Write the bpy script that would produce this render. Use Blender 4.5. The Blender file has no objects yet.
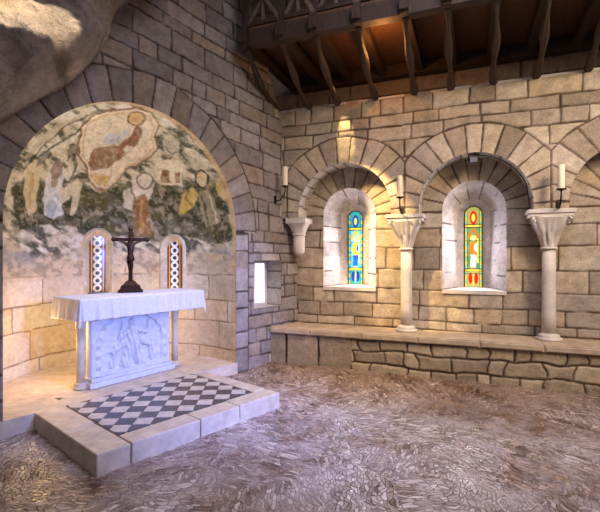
import bpy, bmesh, math, random
import numpy as np
from mathutils import Vector, Matrix
random.seed(7)
sc = bpy.context.scene
COL = sc.collection
F = 430.0; HC = 1.6; CX = 300.0; CY = 257.0
def lin(r, g, b):
    f = lambda c: ((c/255+.055)/1.055)**2.4 if c/255 > .04045 else c/255/12.92
    return np.array([f(r), f(g), f(b)])
# ------------------------------------------------------------------ noise
def _hash(i, j, k):
    v = np.sin(i*127.1+j*311.7+k*74.7)*43758.5453
    return v-np.floor(v)
def vnoise(x, y, seed=0):
    x = np.asarray(x, float); y = np.asarray(y, float)
    i = np.floor(x); j = np.floor(y); a = x-i; b = y-j
    a = a*a*(3-2*a); b = b*b*(3-2*b)
    return ((_hash(i, j, seed)*(1-a)+_hash(i+1, j, seed)*a)*(1-b) +
            (_hash(i, j+1, seed)*(1-a)+_hash(i+1, j+1, seed)*a)*b)*2-1
def fbm(x, y, seed=0, o=4):
    s = 0; w = 1
    for k in range(o):
        s = s+w*vnoise(x*2**k, y*2**k, seed+k*13); w *= .5
    return s
def sstep(a, b, x):
    t = np.clip((x-a)/(b-a), 0, 1); return t*t*(3-2*t)
# ------------------------------------------------------------------ object helpers
def tag(o, label=None, cat=None, group=None, kind=None):
    if label: o['label'] = label
    if cat: o['category'] = cat
    if group: o['group'] = group
    if kind: o['kind'] = kind
    return o
def link(name, me, mat=None, parent=None):
    o = bpy.data.objects.new(name, me); COL.objects.link(o)
    if mat: me.materials.append(mat)
    if parent: o.parent = parent
    return o
def thing(name, label, cat, loc=(0, 0, 0), rz=0, group=None):
    o = bpy.data.objects.new(name, None); COL.objects.link(o)
    o.empty_display_size = .2
    o.location = loc; o.rotation_euler = (0, 0, rz)
    return tag(o, label, cat, group)
def struct(o): o['kind'] = 'structure'; return o
def mesh_np(name, V, Fq, col=None, mat=None, parent=None, smooth=True, merge=False):
    me = bpy.data.meshes.new(name)
    n = len(V); me.vertices.add(n); me.vertices.foreach_set('co', np.asarray(V, np.float32).ravel())
    Fq = np.asarray(Fq, np.int32); m = len(Fq); k = Fq.shape[1]
    me.loops.add(m*k); me.loops.foreach_set('vertex_index', Fq.ravel())
    me.polygons.add(m); me.polygons.foreach_set('loop_start', np.arange(0, m*k, k, dtype=np.int32))
    me.polygons.foreach_set('loop_total', np.full(m, k, np.int32))
    me.polygons.foreach_set('use_smooth', np.full(m, smooth, bool))
    me.update(); me.validate()
    if col is not None:
        a = me.color_attributes.new('Col', 'FLOAT_COLOR', 'POINT')
        c = np.ones((n, 4), np.float32); c[:, :3] = col
        a.data.foreach_set('color', c.ravel())
    return link(name, me, mat, parent)
def bm_obj(name, bm, mat, parent=None, smooth=False, bevel=0):
    if bevel:
        bmesh.ops.bevel(bm, geom=list(bm.edges), offset=bevel, segments=2, affect='EDGES', profile=.6)
    bmesh.ops.recalc_face_normals(bm, faces=bm.faces)
    me = bpy.data.meshes.new(name); bm.to_mesh(me); bm.free()
    if smooth:
        for p in me.polygons: p.use_smooth = True
    return link(name, me, mat, parent)
def bx(bm, x0, x1, y0, y1, z0, z1, M=None):
    vs = [bm.verts.new((x, y, z)) for z in (z0, z1) for y in (y0, y1) for x in (x0, x1)]
    for f in ((0, 1, 3, 2), (4, 6, 7, 5), (0, 4, 5, 1), (2, 3, 7, 6), (0, 2, 6, 4), (1, 5, 7, 3)):
        bm.faces.new([vs[i] for i in f])
    if M is not None: bmesh.ops.transform(bm, matrix=M, verts=vs)
    return vs
def bar(bm, p, q, w, h, up=(0, 0, 1), nseg=1, jit=0, taper=1):
    """a rectangular timber from p to q, slightly irregular"""
    p = Vector(p); q = Vector(q); d = (q-p).normalized(); u = Vector(up)
    s = d.cross(u).normalized(); u = s.cross(d).normalized()
    prev = None
    for i in range(nseg+1):
        t = i/nseg; c = p.lerp(q, t)+s*random.uniform(-jit, jit)+u*random.uniform(-jit, jit)
        k = 1+(taper-1)*t
        ring = [bm.verts.new(c+s*w/2*a*k+u*h/2*b*k) for a, b in ((-1, -1), (1, -1), (1, 1), (-1, 1))]
        if prev:
            for j in range(4): bm.faces.new((prev[j], prev[(j+1) % 4], ring[(j+1) % 4], ring[j]))
        else: bm.faces.new(ring[::-1])
        prev = ring
    bm.faces.new(prev)
def tube(bm, pts, r, seg=8, cap=True):
    pts = [Vector(p) for p in pts]; rs = r if isinstance(r, (list, tuple)) else [r]*len(pts)
    prev = None; up = Vector((0, 0, 1))
    for i, p in enumerate(pts):
        d = (pts[min(i+1, len(pts)-1)]-pts[max(i-1, 0)]).normalized()
        s = d.cross(up)
        if s.length < .05: s = d.cross(Vector((0, 1, 0)))
        s.normalize(); u = s.cross(d)
        ring = [bm.verts.new(p+(s*math.cos(a)+u*math.sin(a))*rs[i]) for a in [2*math.pi*k/seg for k in range(seg)]]
        if prev:
            for j in range(seg): bm.faces.new((prev[j], prev[(j+1) % seg], ring[(j+1) % seg], ring[j]))
        elif cap: bm.faces.new(ring[::-1])
        prev = ring
    if cap: bm.faces.new(prev)
def lathe(bm, prof, seg=32, c=(0, 0, 0), sq=None):
    """prof: (r, z); sq: optional list of squareness per ring"""
    prev = None
    for i, (r, z) in enumerate(prof):
        ring = []
        for k in range(seg):
            a = 2*math.pi*(k+.5)/seg; rr = r
            if sq:
                m = max(abs(math.cos(a)), abs(math.sin(a))); rr = r*(1+(1/m-1)*sq[i])
            ring.append(bm.verts.new((c[0]+rr*math.cos(a), c[1]+rr*math.sin(a), c[2]+z)))
        if prev:
            for j in range(seg): bm.faces.new((prev[j], prev[(j+1) % seg], ring[(j+1) % seg], ring[j]))
        else: bm.faces.new(ring[::-1])
        prev = ring
    bm.faces.new(prev)
# ------------------------------------------------------------------ materials
def nt(name):
    m = bpy.data.materials.new(name); m.use_nodes = True
    return m, m.node_tree, m.node_tree.nodes['Principled BSDF']
def N(t, typ, **kw):
    n = t.nodes.new(typ)
    for k, v in kw.items():
        if k in n.inputs.keys(): n.inputs[k].default_value = v
        else: setattr(n, k, v)
    return n
def mixc(t, fac, a, b, mode='MIX'):
    n = t.nodes.new('ShaderNodeMix'); n.data_type = 'RGBA'; n.blend_type = mode
    for sock, v in ((n.inputs[0], fac), (n.inputs[6], a), (n.inputs[7], b)):
        if isinstance(v, bpy.types.NodeSocket): t.links.new(v, sock)
        elif isinstance(v, (int, float)): sock.default_value = v
        else: sock.default_value = (*v, 1)
    return n.outputs[2]
def ramp(t, src, stops):
    n = t.nodes.new('ShaderNodeValToRGB'); t.links.new(src, n.inputs[0])
    e = n.color_ramp.elements
    while len(e) < len(stops): e.new(.5)
    for x, (p, c) in zip(e, stops): x.position = p; x.color = (*((c, c, c) if isinstance(c, (int, float)) else c), 1)
    return n.outputs[0]
def noise(t, co, scale, detail=4, rough=.6, dist=0):
    n = N(t, 'ShaderNodeTexNoise', Scale=scale, Detail=detail, Roughness=rough, Distortion=dist)
    t.links.new(co, n.inputs['Vector']); return n.outputs['Fac']
def bumpn(t, p, h, strength, dist):
    b = N(t, 'ShaderNodeBump', Strength=strength, Distance=dist); t.links.new(h, b.inputs['Height'])
    t.links.new(b.outputs[0], p.inputs['Normal'])
def attr_mat(name, rough=.85, mott=.35, scale=9, bump=.5, bd=.012, stain=(.30, .26, .2), stainamt=.5, emis=0, spec=.3):
    m, t, p = nt(name)
    a = N(t, 'ShaderNodeAttribute', attribute_name='Col'); tc = N(t, 'ShaderNodeTexCoord'); co = tc.outputs['Object']
    n1 = noise(t, co, scale, 8, .72); n2 = noise(t, co, 1.7, 5, .6, .4); n3 = noise(t, co, scale*6, 4, .7)
    c = mixc(t, 1.0, a.outputs['Color'], ramp(t, n1, [(.25, 1-mott), (.75, 1+mott*.55)]), 'MULTIPLY')
    c = mixc(t, 1.0, c, ramp(t, n3, [(.3, 1-mott*.45), (.7, 1+mott*.3)]), 'MULTIPLY')
    st = N(t, 'ShaderNodeMath', operation='MULTIPLY'); t.links.new(ramp(t, n2, [(.5, 0.), (.78, 1.)]), st.inputs[0]); st.inputs[1].default_value = stainamt
    c = mixc(t, st.outputs[0], c, mixc(t, 1.0, c, tuple(stain), 'MULTIPLY'))
    t.links.new(c, p.inputs['Base Color'])
    p.inputs['Roughness'].default_value = rough; p.inputs['Specular IOR Level'].default_value = spec
    ad = N(t, 'ShaderNodeMath', operation='ADD'); t.links.new(n1, ad.inputs[0]); t.links.new(n3, ad.inputs[1])
    bumpn(t, p, ad.outputs[0], bump, bd)
    return m
def plain(name, c, rough=.6, metal=0, var=.25, scale=12, bump=.2, bd=.004, c2=None, spec=.4, trans=0):
    m, t, p = nt(name); tc = N(t, 'ShaderNodeTexCoord'); co = tc.outputs['Object']
    n1 = noise(t, co, scale, 6, .65)
    c = np.array(c); c2 = c*(1-var) if c2 is None else np.array(c2)
    t.links.new(ramp(t, n1, [(.3, tuple(c2)), (.7, tuple(np.minimum(c*(1+var*.4), 1)))]), p.inputs['Base Color'])
    p.inputs['Roughness'].default_value = rough; p.inputs['Metallic'].default_value = metal
    p.inputs['Specular IOR Level'].default_value = spec
    bumpn(t, p, n1, bump, bd); return m
MST = attr_mat('limestone_masonry', mott=.46, scale=8, bump=.7, bd=.014, stain=(.62, .5, .38), stainamt=.55)
MAP = attr_mat('apse_plaster', mott=.33, scale=14, bump=.35, bd=.008, stain=(.75, .62, .45), stainamt=.5)
MRK = attr_mat('cave_rock', mott=.5, scale=6, bump=.9, bd=.04, stain=(.5, .45, .4), stainamt=.6)
MMB = plain('carved_pale_limestone', lin(196, 186, 176), .6, var=.2, scale=10, bump=.35, bd=.006)
MMA = plain('altar_marble', lin(206, 208, 212), .55, var=.15, scale=14, bump=.3, bd=.004)
MCO = plain('altar_column_stone', lin(205, 190, 165), .55, var=.2, scale=14, bump=.25, bd=.004)
MKB = plain('kerb_limestone', lin(208, 192, 174), .6, var=.3, scale=7, bump=.4, bd=.01)
MSL = plain('worn_bench_slab', lin(176, 156, 130), .65, var=.35, scale=6, bump=.4, bd=.01)
MTI = plain('black_tile', lin(84, 78, 82), .35, var=.4, scale=16, bump=.2, bd=.003)
MTL = plain('white_tile', lin(205, 194, 184), .35, var=.3, scale=12, bump=.15, bd=.003)
MGR = plain('tile_bed', lin(120, 105, 92), .8)
MIR = plain('wrought_iron', lin(38, 32, 30), .5, metal=.6, var=.4, bump=.4)
MBZ = plain('dark_bronze', lin(52, 30, 24), .38, metal=.5, var=.4, scale=30, bump=.3)
MWX = plain('ivory_wax', lin(226, 212, 182), .45, var=.08)
MWR = plain('aged_plaster_surround', lin(212, 196, 172), .8, var=.18, scale=18, bump=.3)
MLN = plain('lead_and_frame', lin(120, 70, 40), .6, var=.3)
def wood(name, c, c2):
    m, t, p = nt(name); tc = N(t, 'ShaderNodeTexCoord'); mp = N(t, 'ShaderNodeMapping'); mp.inputs['Scale'].default_value = (9, 9, 2.2)
    t.links.new(tc.outputs['Object'], mp.inputs[0]); n1 = noise(t, mp.outputs[0], 3.5, 7, .7, 1.2)
    t.links.new(ramp(t, n1, [(.3, tuple(c2)), (.7, tuple(c))]), p.inputs['Base Color'])
    p.inputs['Roughness'].default_value = .65; bumpn(t, p, n1, .6, .01); return m
MWD = wood('aged_oak', lin(74, 52, 34), lin(28, 19, 12)); MWL = wood('lit_oak', lin(126, 104, 84), lin(70, 54, 42))  # paler oak copy paints light from above into the lattice bars
MWF = wood('balcony_boards', lin(120, 82, 52), lin(60, 38, 24))
def cloth_mat():
    m, t, p = nt('white_linen'); tc = N(t, 'ShaderNodeTexCoord')
    w = N(t, 'ShaderNodeTexNoise', Scale=60., Detail=3.); t.links.new(tc.outputs['Object'], w.inputs['Vector'])
    t.links.new(ramp(t, w.outputs['Fac'], [(.3, tuple(lin(206, 204, 208))), (.7, tuple(lin(226, 224, 228)))]), p.inputs['Base Color'])
    p.inputs['Roughness'].default_value = .85; p.inputs['Sheen Weight'].default_value = .3
    bumpn(t, p, w.outputs['Fac'], .15, .002); return m
MCL = cloth_mat()
def glass_mat(name, k):
    m, t, p = nt(name); a = N(t, 'ShaderNodeAttribute', attribute_name='Col')
    t.links.new(a.outputs['Color'], p.inputs['Base Color']); t.links.new(a.outputs['Color'], p.inputs['Emission Color'])
    p.inputs['Emission Strength'].default_value = k; p.inputs['Roughness'].default_value = .25; return m
MGL = glass_mat('stained_glass_backlit', .95)
MGA = glass_mat('apse_glass_backlit', .03)
MDL = glass_mat('daylight_pane', 5.0)
def floor_mat():
    m, t, p = nt('calade_floor'); tc = N(t, 'ShaderNodeTexCoord'); co = tc.outputs['Object']
    big = N(t, 'ShaderNodeTexVoronoi', Scale=1.9); t.links.new(co, big.inputs['Vector'])
    # each patch of stones on edge runs its own way
    rot = N(t, 'ShaderNodeVectorRotate', rotation_type='Z_AXIS'); t.links.new(co, rot.inputs['Vector'])
    sep = N(t, 'ShaderNodeSeparateColor'); t.links.new(big.outputs['Color'], sep.inputs[0])
    an = N(t, 'ShaderNodeMath', operation='MULTIPLY'); t.links.new(sep.outputs[0], an.inputs[0]); an.inputs[1].default_value = 6.28
    t.links.new(an.outputs[0], rot.inputs['Angle'])
    mp = N(t, 'ShaderNodeMapping'); mp.inputs['Scale'].default_value = (15, 36, 8); t.links.new(rot.outputs[0], mp.inputs[0])
    w = N(t, 'ShaderNodeTexNoise', Scale=5.); t.links.new(co, w.inputs['Vector'])
    ad = N(t, 'ShaderNodeVectorMath', operation='MULTIPLY_ADD'); t.links.new(w.outputs['Color'], ad.inputs[0]); ad.inputs[1].default_value = (4.5, 4.5, 0); t.links.new(mp.outputs[0], ad.inputs[2])
    v1 = N(t, 'ShaderNodeTexVoronoi', voronoi_dimensions='2D', Scale=1.); t.links.new(ad.outputs[0], v1.inputs['Vector'])
    v2 = N(t, 'ShaderNodeTexVoronoi', voronoi_dimensions='2D', feature='DISTANCE_TO_EDGE', Scale=1.); t.links.new(ad.outputs[0], v2.inputs['Vector'])
    s2 = N(t, 'ShaderNodeSeparateColor'); t.links.new(v1.outputs['Color'], s2.inputs[0])
    base = ramp(t, s2.outputs[0], [(0., tuple(lin(96, 80, 72))), (.4, tuple(lin(150, 134, 126))), (.8, tuple(lin(194, 182, 178))), (1., tuple(lin(232, 224, 220)))])
    dirt = ramp(t, noise(t, co, .75, 5, .6, .3), [(.44, 0.), (.62, 1.)])
    base = mixc(t, dirt, base, mixc(t, 1.0, base, tuple(lin(190, 160, 122)), 'MULTIPLY'))
    a = N(t, 'ShaderNodeAttribute', attribute_name='Col')
    base = mixc(t, 1.0, base, a.outputs['Color'], 'MULTIPLY')
    edge = ramp(t, v2.outputs['Distance'], [(.0, 0.), (.10, 1.)])
    dust = ramp(t, noise(t, co, 2.6, 6, .7, .5), [(.40, 0.), (.64, .7)])
    c = mixc(t, edge, tuple(lin(88, 74, 68)), base)
    c = mixc(t, dust, c, mixc(t, 1.0, a.outputs['Color'], tuple(lin(194, 184, 184)), 'MULTIPLY'))
    t.links.new(c, p.inputs['Base Color'])
    hh = N(t, 'ShaderNodeMath', operation='MULTIPLY_ADD'); t.links.new(s2.outputs[1], hh.inputs[0]); hh.inputs[1].default_value = .7; t.links.new(edge, hh.inputs[2])
    inv = N(t, 'ShaderNodeMath', operation='MULTIPLY_ADD'); t.links.new(dust, inv.inputs[0]); inv.inputs[1].default_value = -.8; t.links.new(hh.outputs[0], inv.inputs[2])
    bumpn(t, p, inv.outputs[0], .6, .02)
    t.links.new(ramp(t, noise(t, co, 9, 5, .7), [(.35, .2), (.65, .5)]), p.inputs['Roughness'])
    p.inputs['Specular IOR Level'].default_value = .5
    return m
MFL = floor_mat()
# ------------------------------------------------------------------ frames of the place
TH = math.radians(68.4); UX, UY = math.sin(TH), -math.cos(TH)   # along arcade wall, rightwards
NX, NY = math.cos(TH), math.sin(TH)                              # into the arcade wall
C0 = (-.28, 6.587)                                               # corner at the arcade face
TL = math.radians(40); WX, WY = math.sin(TL), math.cos(TL)       # along apse wall, away
MX, MY = -math.cos(TL), math.sin(TL)                             # into the apse wall
W0 = (-.63, 6.17)
def R3(s, d, h): return (C0[0]+s*UX+d*NX, C0[1]+s*UY+d*NY, h)
def L3(t, d, h): return (W0[0]-t*WX+d*MX, W0[1]-t*WY+d*MY, h)
RMAT = Matrix(((UX, NX, 0, C0[0]), (UY, NY, 0, C0[1]), (0, 0, 1, 0), (0, 0, 0, 1)))     # x=s y=d z=h
def s_px(px, d=0):
    k = (px-CX)/F; x0 = C0[0]+d*NX; y0 = C0[1]+d*NY
    return (k*y0-x0)/(UX-k*UY)
def px_of(x, y, h): return CX+F*x/y, CY-F*(h-HC)/y
def t_px(px, d=0):
    k = (px-CX)/F; x0 = W0[0]+d*MX; y0 = W0[1]+d*MY
    return (x0-k*y0)/(WX-k*WY)
def gpt(px, py, h=0):
    y = F*(HC-h)/(py-CY); return ((px-CX)/F*y, y)
# ------------------------------------------------------------------ masonry engine
TONES = [lin(180, 166, 148), lin(172, 156, 136), lin(184, 168, 144), lin(166, 152, 138), lin(178, 160, 134), lin(188, 174, 154), lin(160, 145, 126), lin(176, 160, 142)]
JOINT = lin(78, 60, 46)
def rng_cell(*ids):
    v = np.zeros_like(np.asarray(ids[0], float))
    for k, i in enumerate(ids): v = v+np.asarray(i, float)*(12.9898+k*37.719)
    r = np.sin(v)*43758.5453; return r-np.floor(r)
class Courses:
    def __init__(s, h0, h1, a, b, x0, x1, lmin, lmax, seed, edges=None):
        rr = random.Random(seed); s.seed = seed
        e = [h0]
        if edges: e = list(edges)
        else:
            while e[-1] < h1: e.append(e[-1]+rr.uniform(a, b))
        s.e = np.array(e); s.cuts = []
        for k in range(len(e)+1):
            c = [x0-rr.uniform(0, lmax)]
            while c[-1] < x1: c.append(c[-1]+rr.uniform(lmin, lmax))
            s.cuts.append(np.array(c))
    def __call__(s, x, h):
        hw = h+.016*fbm(x*1.1, h*.9, s.seed, 2)+.004*vnoise(x*9, h*9, s.seed+3)
        xw = x+.012*fbm(x*2, h*2.5, s.seed+5, 2)+.004*vnoise(x*9, h*9, s.seed+4)
        k = np.clip(np.searchsorted(s.e, hw.ravel())-1, 0, len(s.e)-2).reshape(h.shape)
        lo = s.e[k]; hi = s.e[k+1]; d = np.minimum(hw-lo, hi-hw); idc = np.zeros_like(h)
        for kk in np.unique(k):
            m = k == kk; c = s.cuts[kk]; xx = xw[m]
            j = np.clip(np.searchsorted(c, xx)-1, 0, len(c)-2)
            d[m] = np.minimum(d[m], np.minimum(xx-c[j], c[j+1]-xx)); idc[m] = j
        return k*131.+idc+s.seed, d
def ring_cells(x, h, cx, cy, step, seed, rin, rout, jamb=None):
    """voussoirs: id and joint distance"""
    r = np.hypot(x-cx, h-cy); th = np.arctan2(h-cy, x-cx)
    th = th+.02*vnoise(r*3, th*3, seed)
    q = th/step; fr = q-np.floor(q); d = np.minimum(fr, 1-fr)*step*np.maximum(r, .05)
    return np.floor(q)+seed*7, d
def stone_cols(idc, d, x, h, joint=.014, tones=TONES, seed=0, jc=JOINT, var=.16):
    r1 = rng_cell(idc, idc*0+1.3); r2 = rng_cell(idc, idc*0+5.1)
    T = np.array(tones)[(r1*len(tones)).astype(int) % len(tones)]
    T = T*(1-var+2*var*r2)[..., None]
    jn = joint*(1+.5*vnoise(x*7, h*7, seed+9))
    m = sstep(jn*.35, jn, d)[..., None]
    return T*m+np.array(jc)*(1-m), r1, r2
def stone_disp(d, r2, x, h, joint=.014, depth=.018, seed=0):
    prof = np.clip(d/(joint*1.3), 0, 1)**.5
    return depth*(1-prof)+.012*(r2-.5)*prof+.004*fbm(x*6, h*6, seed, 3)+.003
def surface(name, u0, u1, v0, v1, cell, mapf, shade, mat, sdf=None, parent=None, d0=0.):
    nu = max(2, int(round((u1-u0)/cell)))+1; nv = max(2, int(round((v1-v0)/cell)))+1
    U, V = np.meshgrid(np.linspace(u0, u1, nu), np.linspace(v0, v1, nv))
    keep = None
    if sdf is not None:
        uc = (U[:-1, :-1]+U[1:, 1:])/2; vc = (V[:-1, :-1]+V[1:, 1:])/2
        keep = sdf(uc, vc) > 0
        for _ in range(2):
            f = sdf(U, V); e = 1e-3
            gx = (sdf(U+e, V)-sdf(U-e, V))/(2*e); gy = (sdf(U, V+e)-sdf(U, V-e))/(2*e)
            g2 = gx*gx+gy*gy+1e-9; m = np.abs(f) < cell*.8
            U = np.where(m, U-f*gx/g2, U); V = np.where(m, V-f*gy/g2, V)
    col, disp = shade(U, V)
    if sdf is not None: disp = disp*sstep(0, .03, np.abs(sdf(U, V)))
    P = mapf(U, V, disp+d0)
    idx = np.arange(nu*nv).reshape(nv, nu)
    Q = np.stack([idx[:-1, :-1], idx[:-1, 1:], idx[1:, 1:], idx[1:, :-1]], -1)
    if keep is not None: Q = Q[keep]
    else: Q = Q.reshape(-1, 4)
    used = np.zeros(nu*nv, bool); used[Q.ravel()] = True
    remap = np.cumsum(used)-1
    return mesh_np(name, P.reshape(-1, 3)[used], remap[Q], col.reshape(-1, 3)[used], mat, parent)
def Rmap(u, v, d): return np.stack([C0[0]+u*UX+d*NX, C0[1]+u*UY+d*NY, v], -1)
def Lmap(u, v, d): return np.stack([W0[0]-u*WX+d*MX, W0[1]-u*WY+d*MY, v], -1)
def sweep(name, pa, pb, d0, d1, mapf, mat, parent=None, cell=.02, tones=TONES, vstep=.2, seed=1, nd=None, jointamt=1, joint=.014, warm=1.):
    """surface from profile pa at depth d0 to profile pb at depth d1; pa, pb (n,2)"""
    pa = np.array(pa); pb = np.array(pb)
    L = np.r_[0, np.cumsum(np.hypot(*np.diff(pa, axis=0).T))]
    n = max(4, int(L[-1]/cell)); q = np.linspace(0, L[-1], n+1)
    A = np.stack([np.interp(q, L, pa[:, k]) for k in (0, 1)], -1); B = np.stack([np.interp(q, L, pb[:, k]) for k in (0, 1)], -1)
    w = max(abs(d1-d0), float(np.hypot(*(pa-pb).T).mean())); m = nd or max(2, int(w/cell))
    T = np.linspace(0, 1, m+1)[:, None]
    U = A[None, :, 0]*(1-T)+B[None, :, 0]*T; V = A[None, :, 1]*(1-T)+B[None, :, 1]*T; D = d0+(d1-d0)*T+0*U
    qq = q[None, :]+0*U+.01*vnoise(U*5, D*6+V, seed)
    k = np.floor(qq/vstep); fr = qq/vstep-k; dj = np.minimum(fr, 1-fr)*vstep
    col, r1, r2 = stone_cols(k+seed*17, dj if jointamt else dj+1, U, V, tones=tones, seed=seed, joint=joint)
    P = mapf(U, V, D)
    nv, nu = U.shape; idx = np.arange(nu*nv).reshape(nv, nu)
    Q = np.stack([idx[:-1, :-1], idx[:-1, 1:], idx[1:, 1:], idx[1:, :-1]], -1).reshape(-1, 4)
    return mesh_np(name, P.reshape(-1, 3), Q, col.reshape(-1, 3)*warm, mat, parent)
def arch_path(cx, hb, hc, r, n=28):
    return [(cx-r, hb)]+[(cx-r*math.cos(math.pi*k/n), hc+r*math.sin(math.pi*k/n)) for k in range(n+1)]+[(cx+r, hb)]
def arch_sdf(x, h, cx, hb, hc, r):
    """negative inside an arched opening"""
    up = np.hypot(x-cx, np.maximum(h-hc, 0))-r
    lo = np.maximum(np.abs(x-cx)-r, hb-h)
    return np.where(h > hc, up, lo)
# ------------------------------------------------------------------ arcade wall (wall_right)
AC = [.967, 2.727, 4.487]; AR = .69; AH = 2.27; HB = .56; HL = 3.84; RT = .385
D1 = .35
SEND = 5.6
cr = Courses(2.2, 4.2, .17, .27, -1, 6, .25, .62, 11, edges=[2.0, 2.2, 2.45, 2.72, 2.98, 3.22, 3.42, 3.585, 3.86, 4.2])
def nearest(U):
    c = np.array(AC+[6.247]); i = np.argmin(np.abs(U[..., None]-c), -1); return c[i], i
def shade_arc(U, V):
    idc, d = cr(U, V); c, i = nearest(U)
    r = np.hypot(U-c, V-AH); ri, rd = ring_cells(U, V, c, AH, math.pi/13, 3, AR, AR+RT)
    mid = np.abs(U-c)-.88
    rout = AR+RT+.02*vnoise(U*4, V*4, 4)
    m = r < rout
    rd = np.minimum(rd, rout-r); rd = np.minimum(rd, np.abs(mid)*1.0+.0)
    idc = np.where(m, ri+i*97, idc); d = np.where(m, rd, np.minimum(d, r-rout))
    col, r1, r2 = stone_cols(idc, d, U, V, joint=.016, seed=2)
    return col, stone_disp(d, r2, U, V, seed=2, joint=.016)
def sdf_arc(U, V):
    f = 9+0*U
    for c in AC: f = np.minimum(f, arch_sdf(U, V, c, 0, AH, AR))
    return f
wall_right = surface('wall_right', -.12, SEND, 2.19, HL, .0135, Rmap, shade_arc, MST, sdf_arc); struct(wall_right)
for c in AC:
    sweep('arch_reveal', arch_path(c, 2.19, AH, AR), arch_path(c, 2.19, AH, AR), -.004, D1+.02, Rmap, MST, wall_right, vstep=math.pi*AR/13, seed=5,
          tones=[lin(186, 178, 172), lin(176, 168, 164), lin(192, 182, 170)])
# soffit blocks over the piers (impost undersides)
for a, b in ((-.12, AC[0]-AR), (AC[0]+AR, AC[1]-AR), (AC[1]+AR, AC[2]-AR), (AC[2]+AR, SEND)):
    bm = bmesh.new(); bx(bm, a, b, .004, D1, 2.188, 2.2, RMAT); bm_obj('impost_soffit', bm, MMB, wall_right)
# recessed wall with the windows
WR = .41; WS = 1.14; WHC = 2.24
cr1 = Courses(0, 3, .17, .3, -1, 6, .3, .75, 23, edges=[.3, .56, .69, .90, 1.13, 1.42, 1.74, 2.02, 2.24, 2.5, 3.2])
def shade_in(U, V):
    idc, d = cr1(U, V); c, i = nearest(U)
    ri, rd = ring_cells(U, V, c, WHC, math.pi/11, 8, WR, 1)
    m = V > WHC+.01*vnoise(U*5, V, 3)
    idc = np.where(m, ri+i*53+999, idc); d = np.where(m, np.minimum(rd, V-WHC), np.minimum(d, np.abs(WHC-V)))
    col, r1, r2 = stone_cols(idc, d, U, V, joint=.014, seed=6, tones=TONES+[lin(180, 160, 132), lin(178, 162, 140)])
    return col, stone_disp(d, r2, U, V, seed=7)
def sdf_in(U, V):
    f = 9+0*U
    for c in AC[:2]: f = np.minimum(f, arch_sdf(U, V, c, WS, WHC, WR))
    return f
wall_in = surface('wall_arcade', -.3, SEND, .3, 3.1, .0145, Rmap, shade_in, MST, sdf_in, d0=D1); struct(wall_in)
# upper recessed wall, ledge top, added cover over the gallery
cr2 = Courses(3.7, 8, .22, .3, -1, 7, .3, .7, 31)
def shade_up(U, V):
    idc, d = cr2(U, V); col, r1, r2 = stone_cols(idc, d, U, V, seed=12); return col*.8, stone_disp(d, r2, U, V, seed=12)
GW = (s_px(419, .8), 5.55)
def sdf_up(U, V): return np.maximum(np.abs(U-GW[0])-.26, np.abs(V-GW[1])-.22)
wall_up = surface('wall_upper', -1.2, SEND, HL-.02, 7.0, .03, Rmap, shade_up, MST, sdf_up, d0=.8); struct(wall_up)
bm = bmesh.new(); bx(bm, -1.2, SEND, 0, .83, HL-.03, HL, RMAT); struct(bm_obj('trim_1', bm, MMB))
bm = bmesh.new(); bx(bm, -1.3, SEND, -2.6, 1.0, 7.0, 7.1, RMAT); struct(bm_obj('light_blocker', bm, MWF))  # unseen, added over the gallery to block light from above
bm = bmesh.new(); bx(bm, -1.35, -1.2, -.0, 1.0, 3.7, 7.0, RMAT); struct(bm_obj('wall_gallery_end', bm, MMB))
bm = bmesh.new(); bx(bm, SEND, SEND+.1, -.02, .95, 0, 7.0, RMAT); struct(bm_obj('wall_end', bm, MMB))
# ------------------------------------------------------------------ apse wall (wall_left)
TC = (3.10+.382)/2; AP = (3.10-.382)/2; AHC = 1.94; ART = .38; ABAR = .4; AFL = .15
crl = Courses(0, 7.5, .14, .27, -1.5, 6, .2, .58, 47)
def edge_t(V): return np.interp(V, [0, 3.62, 5.25, 7.1], [-1.6, -.55, .08, .8])*1.0
def edge_t2(V): return np.where(V < 3.62, -1.6, np.interp(V, [3.62, 5.25, 7.1], [-.55, .08, .8]))
NT0, NT1, NH0, NH1 = -.53, .045, .86, 1.55     # the recess by the corner
def shade_left(U, V):
    idc, d = crl(U, V-.085*(U-.2)*sstep(1.6, 3.0, V))
    r = np.hypot(U-TC, V-AHC); ri, rd = ring_cells(U, V, TC, AHC, math.pi/19, 15, AP, AP+ART)
    rout = AP+ART+.025*vnoise(U*3, V*3, 4)
    m = (V > AHC) & (r < rout)
    idc = np.where(m, ri+4000, idc); d = np.where(m, np.minimum(rd, rout-r), np.where(V > AHC, np.minimum(d, np.abs(r-rout)), d))
    jamb = (V <= AHC) & (np.abs(U-TC) < AP+.24)
    d2 = np.minimum(np.abs(AHC-V), np.abs(AP+.24-np.abs(U-TC)))
    hj = V/.33+.3*np.floor(V*2.1); fj = hj-np.floor(hj)
    idc = np.where(jamb, np.floor(hj)+7000, idc); d = np.where(jamb, np.minimum(d2, np.minimum(fj, 1-fj)*.33), d)
    tn = [lin(166, 156, 148), lin(156, 146, 138), lin(172, 160, 148), lin(150, 140, 132), lin(164, 148, 130)]
    col, r1, r2 = stone_cols(idc, d, U, V, joint=.015, seed=14, tones=tn, jc=lin(70, 56, 46))
    return col*.86, stone_disp(d, r2, U, V, seed=14, joint=.015)
def sdf_left(U, V):
    f = arch_sdf(U, V, TC, -1, AHC, AP)
    f = np.minimum(f, np.maximum(np.maximum(NT0-U, U-NT1), np.maximum(NH0-V, V-NH1)))
    et = np.where(V < 3.55, U+1.5, (U-np.interp(V, [3.55, 5.25, 7.1], [-.58, .08, .8]))*.93)
    return np.minimum(f, et)
wall_left = surface('wall_left', -1.3, 5.2, 0, 7.0, .0155, Lmap, shade_left, MST, sdf_left); struct(wall_left)
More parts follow.
